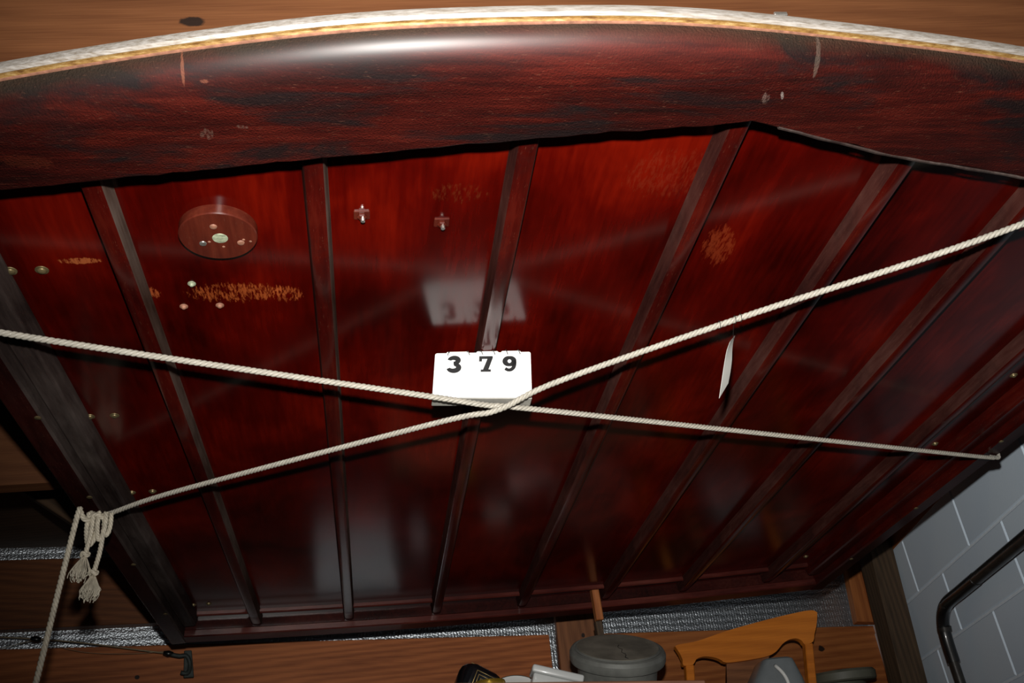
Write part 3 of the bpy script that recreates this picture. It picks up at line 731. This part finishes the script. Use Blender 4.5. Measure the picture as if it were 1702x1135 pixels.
def extr(bm, outline, y0, y1, bow=None):
    """outline in x,z; bow(x) pushes the middle back"""
    bow = bow or (lambda x: 0)
    a = [bm.verts.new(W((x, y0 + bow(x), z))) for x, z in outline]; b = [bm.verts.new(W((x, y1 + bow(x), z))) for x, z in outline]
    fa = bm.faces.new(a); fb = bm.faces.new(b[::-1])
    for i in range(len(a)): bm.faces.new((a[i], b[i], b[(i + 1) % len(a)], a[(i + 1) % len(a)]))
    bmesh.ops.triangulate(bm, faces=[fa, fb])
top = [(1.005, .689), (1.018, .694), (1.084, .700), (1.173, .720), (1.26, .736), (1.371, .753), (1.450, .763), (1.482, .766), (1.507, .765), (1.519, .757)]
bot = [(1.512, .735), (1.503, .713), (1.488, .685), (1.478, .664), (1.447, .656), (1.440, .668), (1.428, .677), (1.410, .679), (1.390, .675), (1.370, .665), (1.350, .649), (1.330, .637), (1.296, .629), (1.230, .624), (1.165, .623), (1.150, .632), (1.133, .641), (1.105, .648), (1.085, .648), (1.066, .642), (1.053, .627), (1.020, .627), (1.021, .645), (1.016, .665)]
top = [(p.x, p.y) for p in smoothpath([(a, b, 0) for a, b in top], .012)]; bot = [(p.x, p.y) for p in smoothpath([(a, b, 0) for a, b in bot], .008)]
bm = new(); extr(bm, top + bot, CY, CY + .024); link('crest_rail', bm, 'chair', ch, smooth=False)
def leg(p0, p1, w_=.028, d_=.03, name='leg'):
    bm = new(); hexa(bm, [(p1[0] - w_ / 2, p1[1], p1[2]), (p1[0] + w_ / 2, p1[1], p1[2]), (p1[0] + w_ / 2, p1[1] + d_, p1[2]), (p1[0] - w_ / 2, p1[1] + d_, p1[2]), (p0[0] - w_ / 2, p0[1], p0[2]), (p0[0] + w_ / 2, p0[1], p0[2]), (p0[0] + w_ / 2, p0[1] + d_, p0[2]), (p0[0] - w_ / 2, p0[1] + d_, p0[2])], .003)
    return link(name, bm, 'chair', ch)
leg((1.0425, CY, .627), (.995, CY - .02, .33), name='back_post'); leg((1.4625, CY, .660), (1.395, CY - .02, .33), name='back_post')
for x in (.995, 1.395):
    leg((x, CY - .02, .33), (x, CY - .005, -.11)); leg((x, CY - .42, .33), (x, CY - .42, -.11))
bm = new(); box(bm, .97, 1.42, CY - .43, CY + .01, .33, .355, .008); link('seat', bm, 'chair', ch)
bm = new(); extr(bm, [(1.172, .626), (1.322, .634), (1.285, .57), (1.262, .50), (1.245, .36), (1.130, .36), (1.140, .50), (1.160, .57)], CY + .018, CY + .028); link('splat', bm, 'pine_stud', ch, smooth=False)
for y in (CY - .41, CY + .0): 
    bm = new(); box(bm, 1.005, 1.385, y, y + .018, .10, .13, .003); link('stretcher', bm, 'chair', ch)

# grey jug on the chair seat
jg = thing('plastic_jug', (1.225, 3.0, .355), 'grey plastic jug with a handle in highlight white on the chair seat', 'jug')
bm = new(); rings = []
for (z, hw, hd, cx) in ((.357, .090, .075, 1.215), (.37, .098, .08, 1.217), (.46, .098, .08, 1.230), (.515, .082, .075, 1.240), (.560, .060, .062, 1.252), (.578, .052, .055, 1.256), (.584, .044, .046, 1.257)):
    rr_ = []
    for q in range(28):
        a = 2 * math.pi * q / 28; c_, s_ = math.cos(a), math.sin(a)
        e_ = .5; rr_.append((cx + hw * math.copysign(abs(c_) ** e_, c_), 3.02 + hd * math.copysign(abs(s_) ** e_, s_), z))
    rings.append(rr_)
loft(bm, rings); link('jug_body', bm, 'greyplastic', jg)
bm = new(); tube(bm, smoothpath([(1.233, 2.955, .556), (1.234, 2.945, .549), (1.243, 2.936, .530), (1.250, 2.932, .505), (1.252, 2.935, .47)], .006), .0055, 8); link('handle', bm, 'porcelain', jg, ang=100)['label'] = 'handle coloured white as its highlight'  # white colour stands in for the highlight along the handle

# grey-green tub behind the chair
tb = thing('tub', (1.56, 3.27, -.11), 'grey-green round tub edge behind the chair by the corner post', 'tub')
bm = new(); lathe(bm, [(.075, 0), (.085, .01), (.098, .640)], (1.565, 3.285, -.11), sides=36); link('tub_body', bm, 'greytub', tb)
bm = new(); lathe(bm, [(.100, .645), (.106, .65), (.107, .672), (.10, .680), (.03, .686)], (1.565, 3.285, -.11), (-.0, -.10, .99), 36); link('tub_rim', bm, 'greytub', tb)

# cord along the lower back plank with ties and a hook
cdx = thing('cord', onb(0.0, .76, -.05), 'thin tan cord with black ties running to an iron hook on the back plank', 'cord')
bm = new(); tube(bm, smoothpath([onb(-.9, .895, -.05), onb(-.345, .848, -.055), onb(.012, .788, -.055)], .05), .0022, 6); link('cord_line', bm, 'cord', cdx, ang=100)
bm = new(); tube(bm, smoothpath([onb(-.9, .80, -.05), onb(-.5, .818, -.052), onb(-.345, .846, -.055)], .05), .0012, 5); link('cord_line', bm, 'cord', cdx, ang=100)
bm = new(); tube(bm, smoothpath([onb(-.345, .846, -.055), onb(-.22, .805, -.052), onb(-.08, .792, -.052), onb(.03, .795, -.052)], .03), .0007, 5); link('cord_line', bm, 'cord', cdx, ang=100)
for (s_, z) in ((-.345, .847), (.022, .786)):
    bm = new(); tube(bm, [onb(s_ - .014, z + .003, -.055), onb(s_, z, -.055), onb(s_ + .014, z - .002, -.055)], [.006, .0095, .006], 8); link('tie', bm, 'tape', cdx, ang=100)
bm = new(); tube(bm, smoothpath([onb(.03, .783, -.055), onb(.055, .777, -.055), onb(.072, .778, -.055), onb(.082, .765, -.05), onb(.085, .742, -.05), onb(.078, .725, -.056), onb(.060, .728, -.06)], .006), .0065, 8); link('hook', bm, 'hook', cdx, ang=100)
bm = new(); hexa(bm, [onb(.068, .715, -.047), onb(.098, .715, -.047), onb(.098, .715, -.040), onb(.068, .715, -.040), onb(.066, .795, -.047), onb(.088, .795, -.047), onb(.088, .795, -.040), onb(.066, .795, -.040)], .002); link('hook_plate', bm, 'hook', cdx)
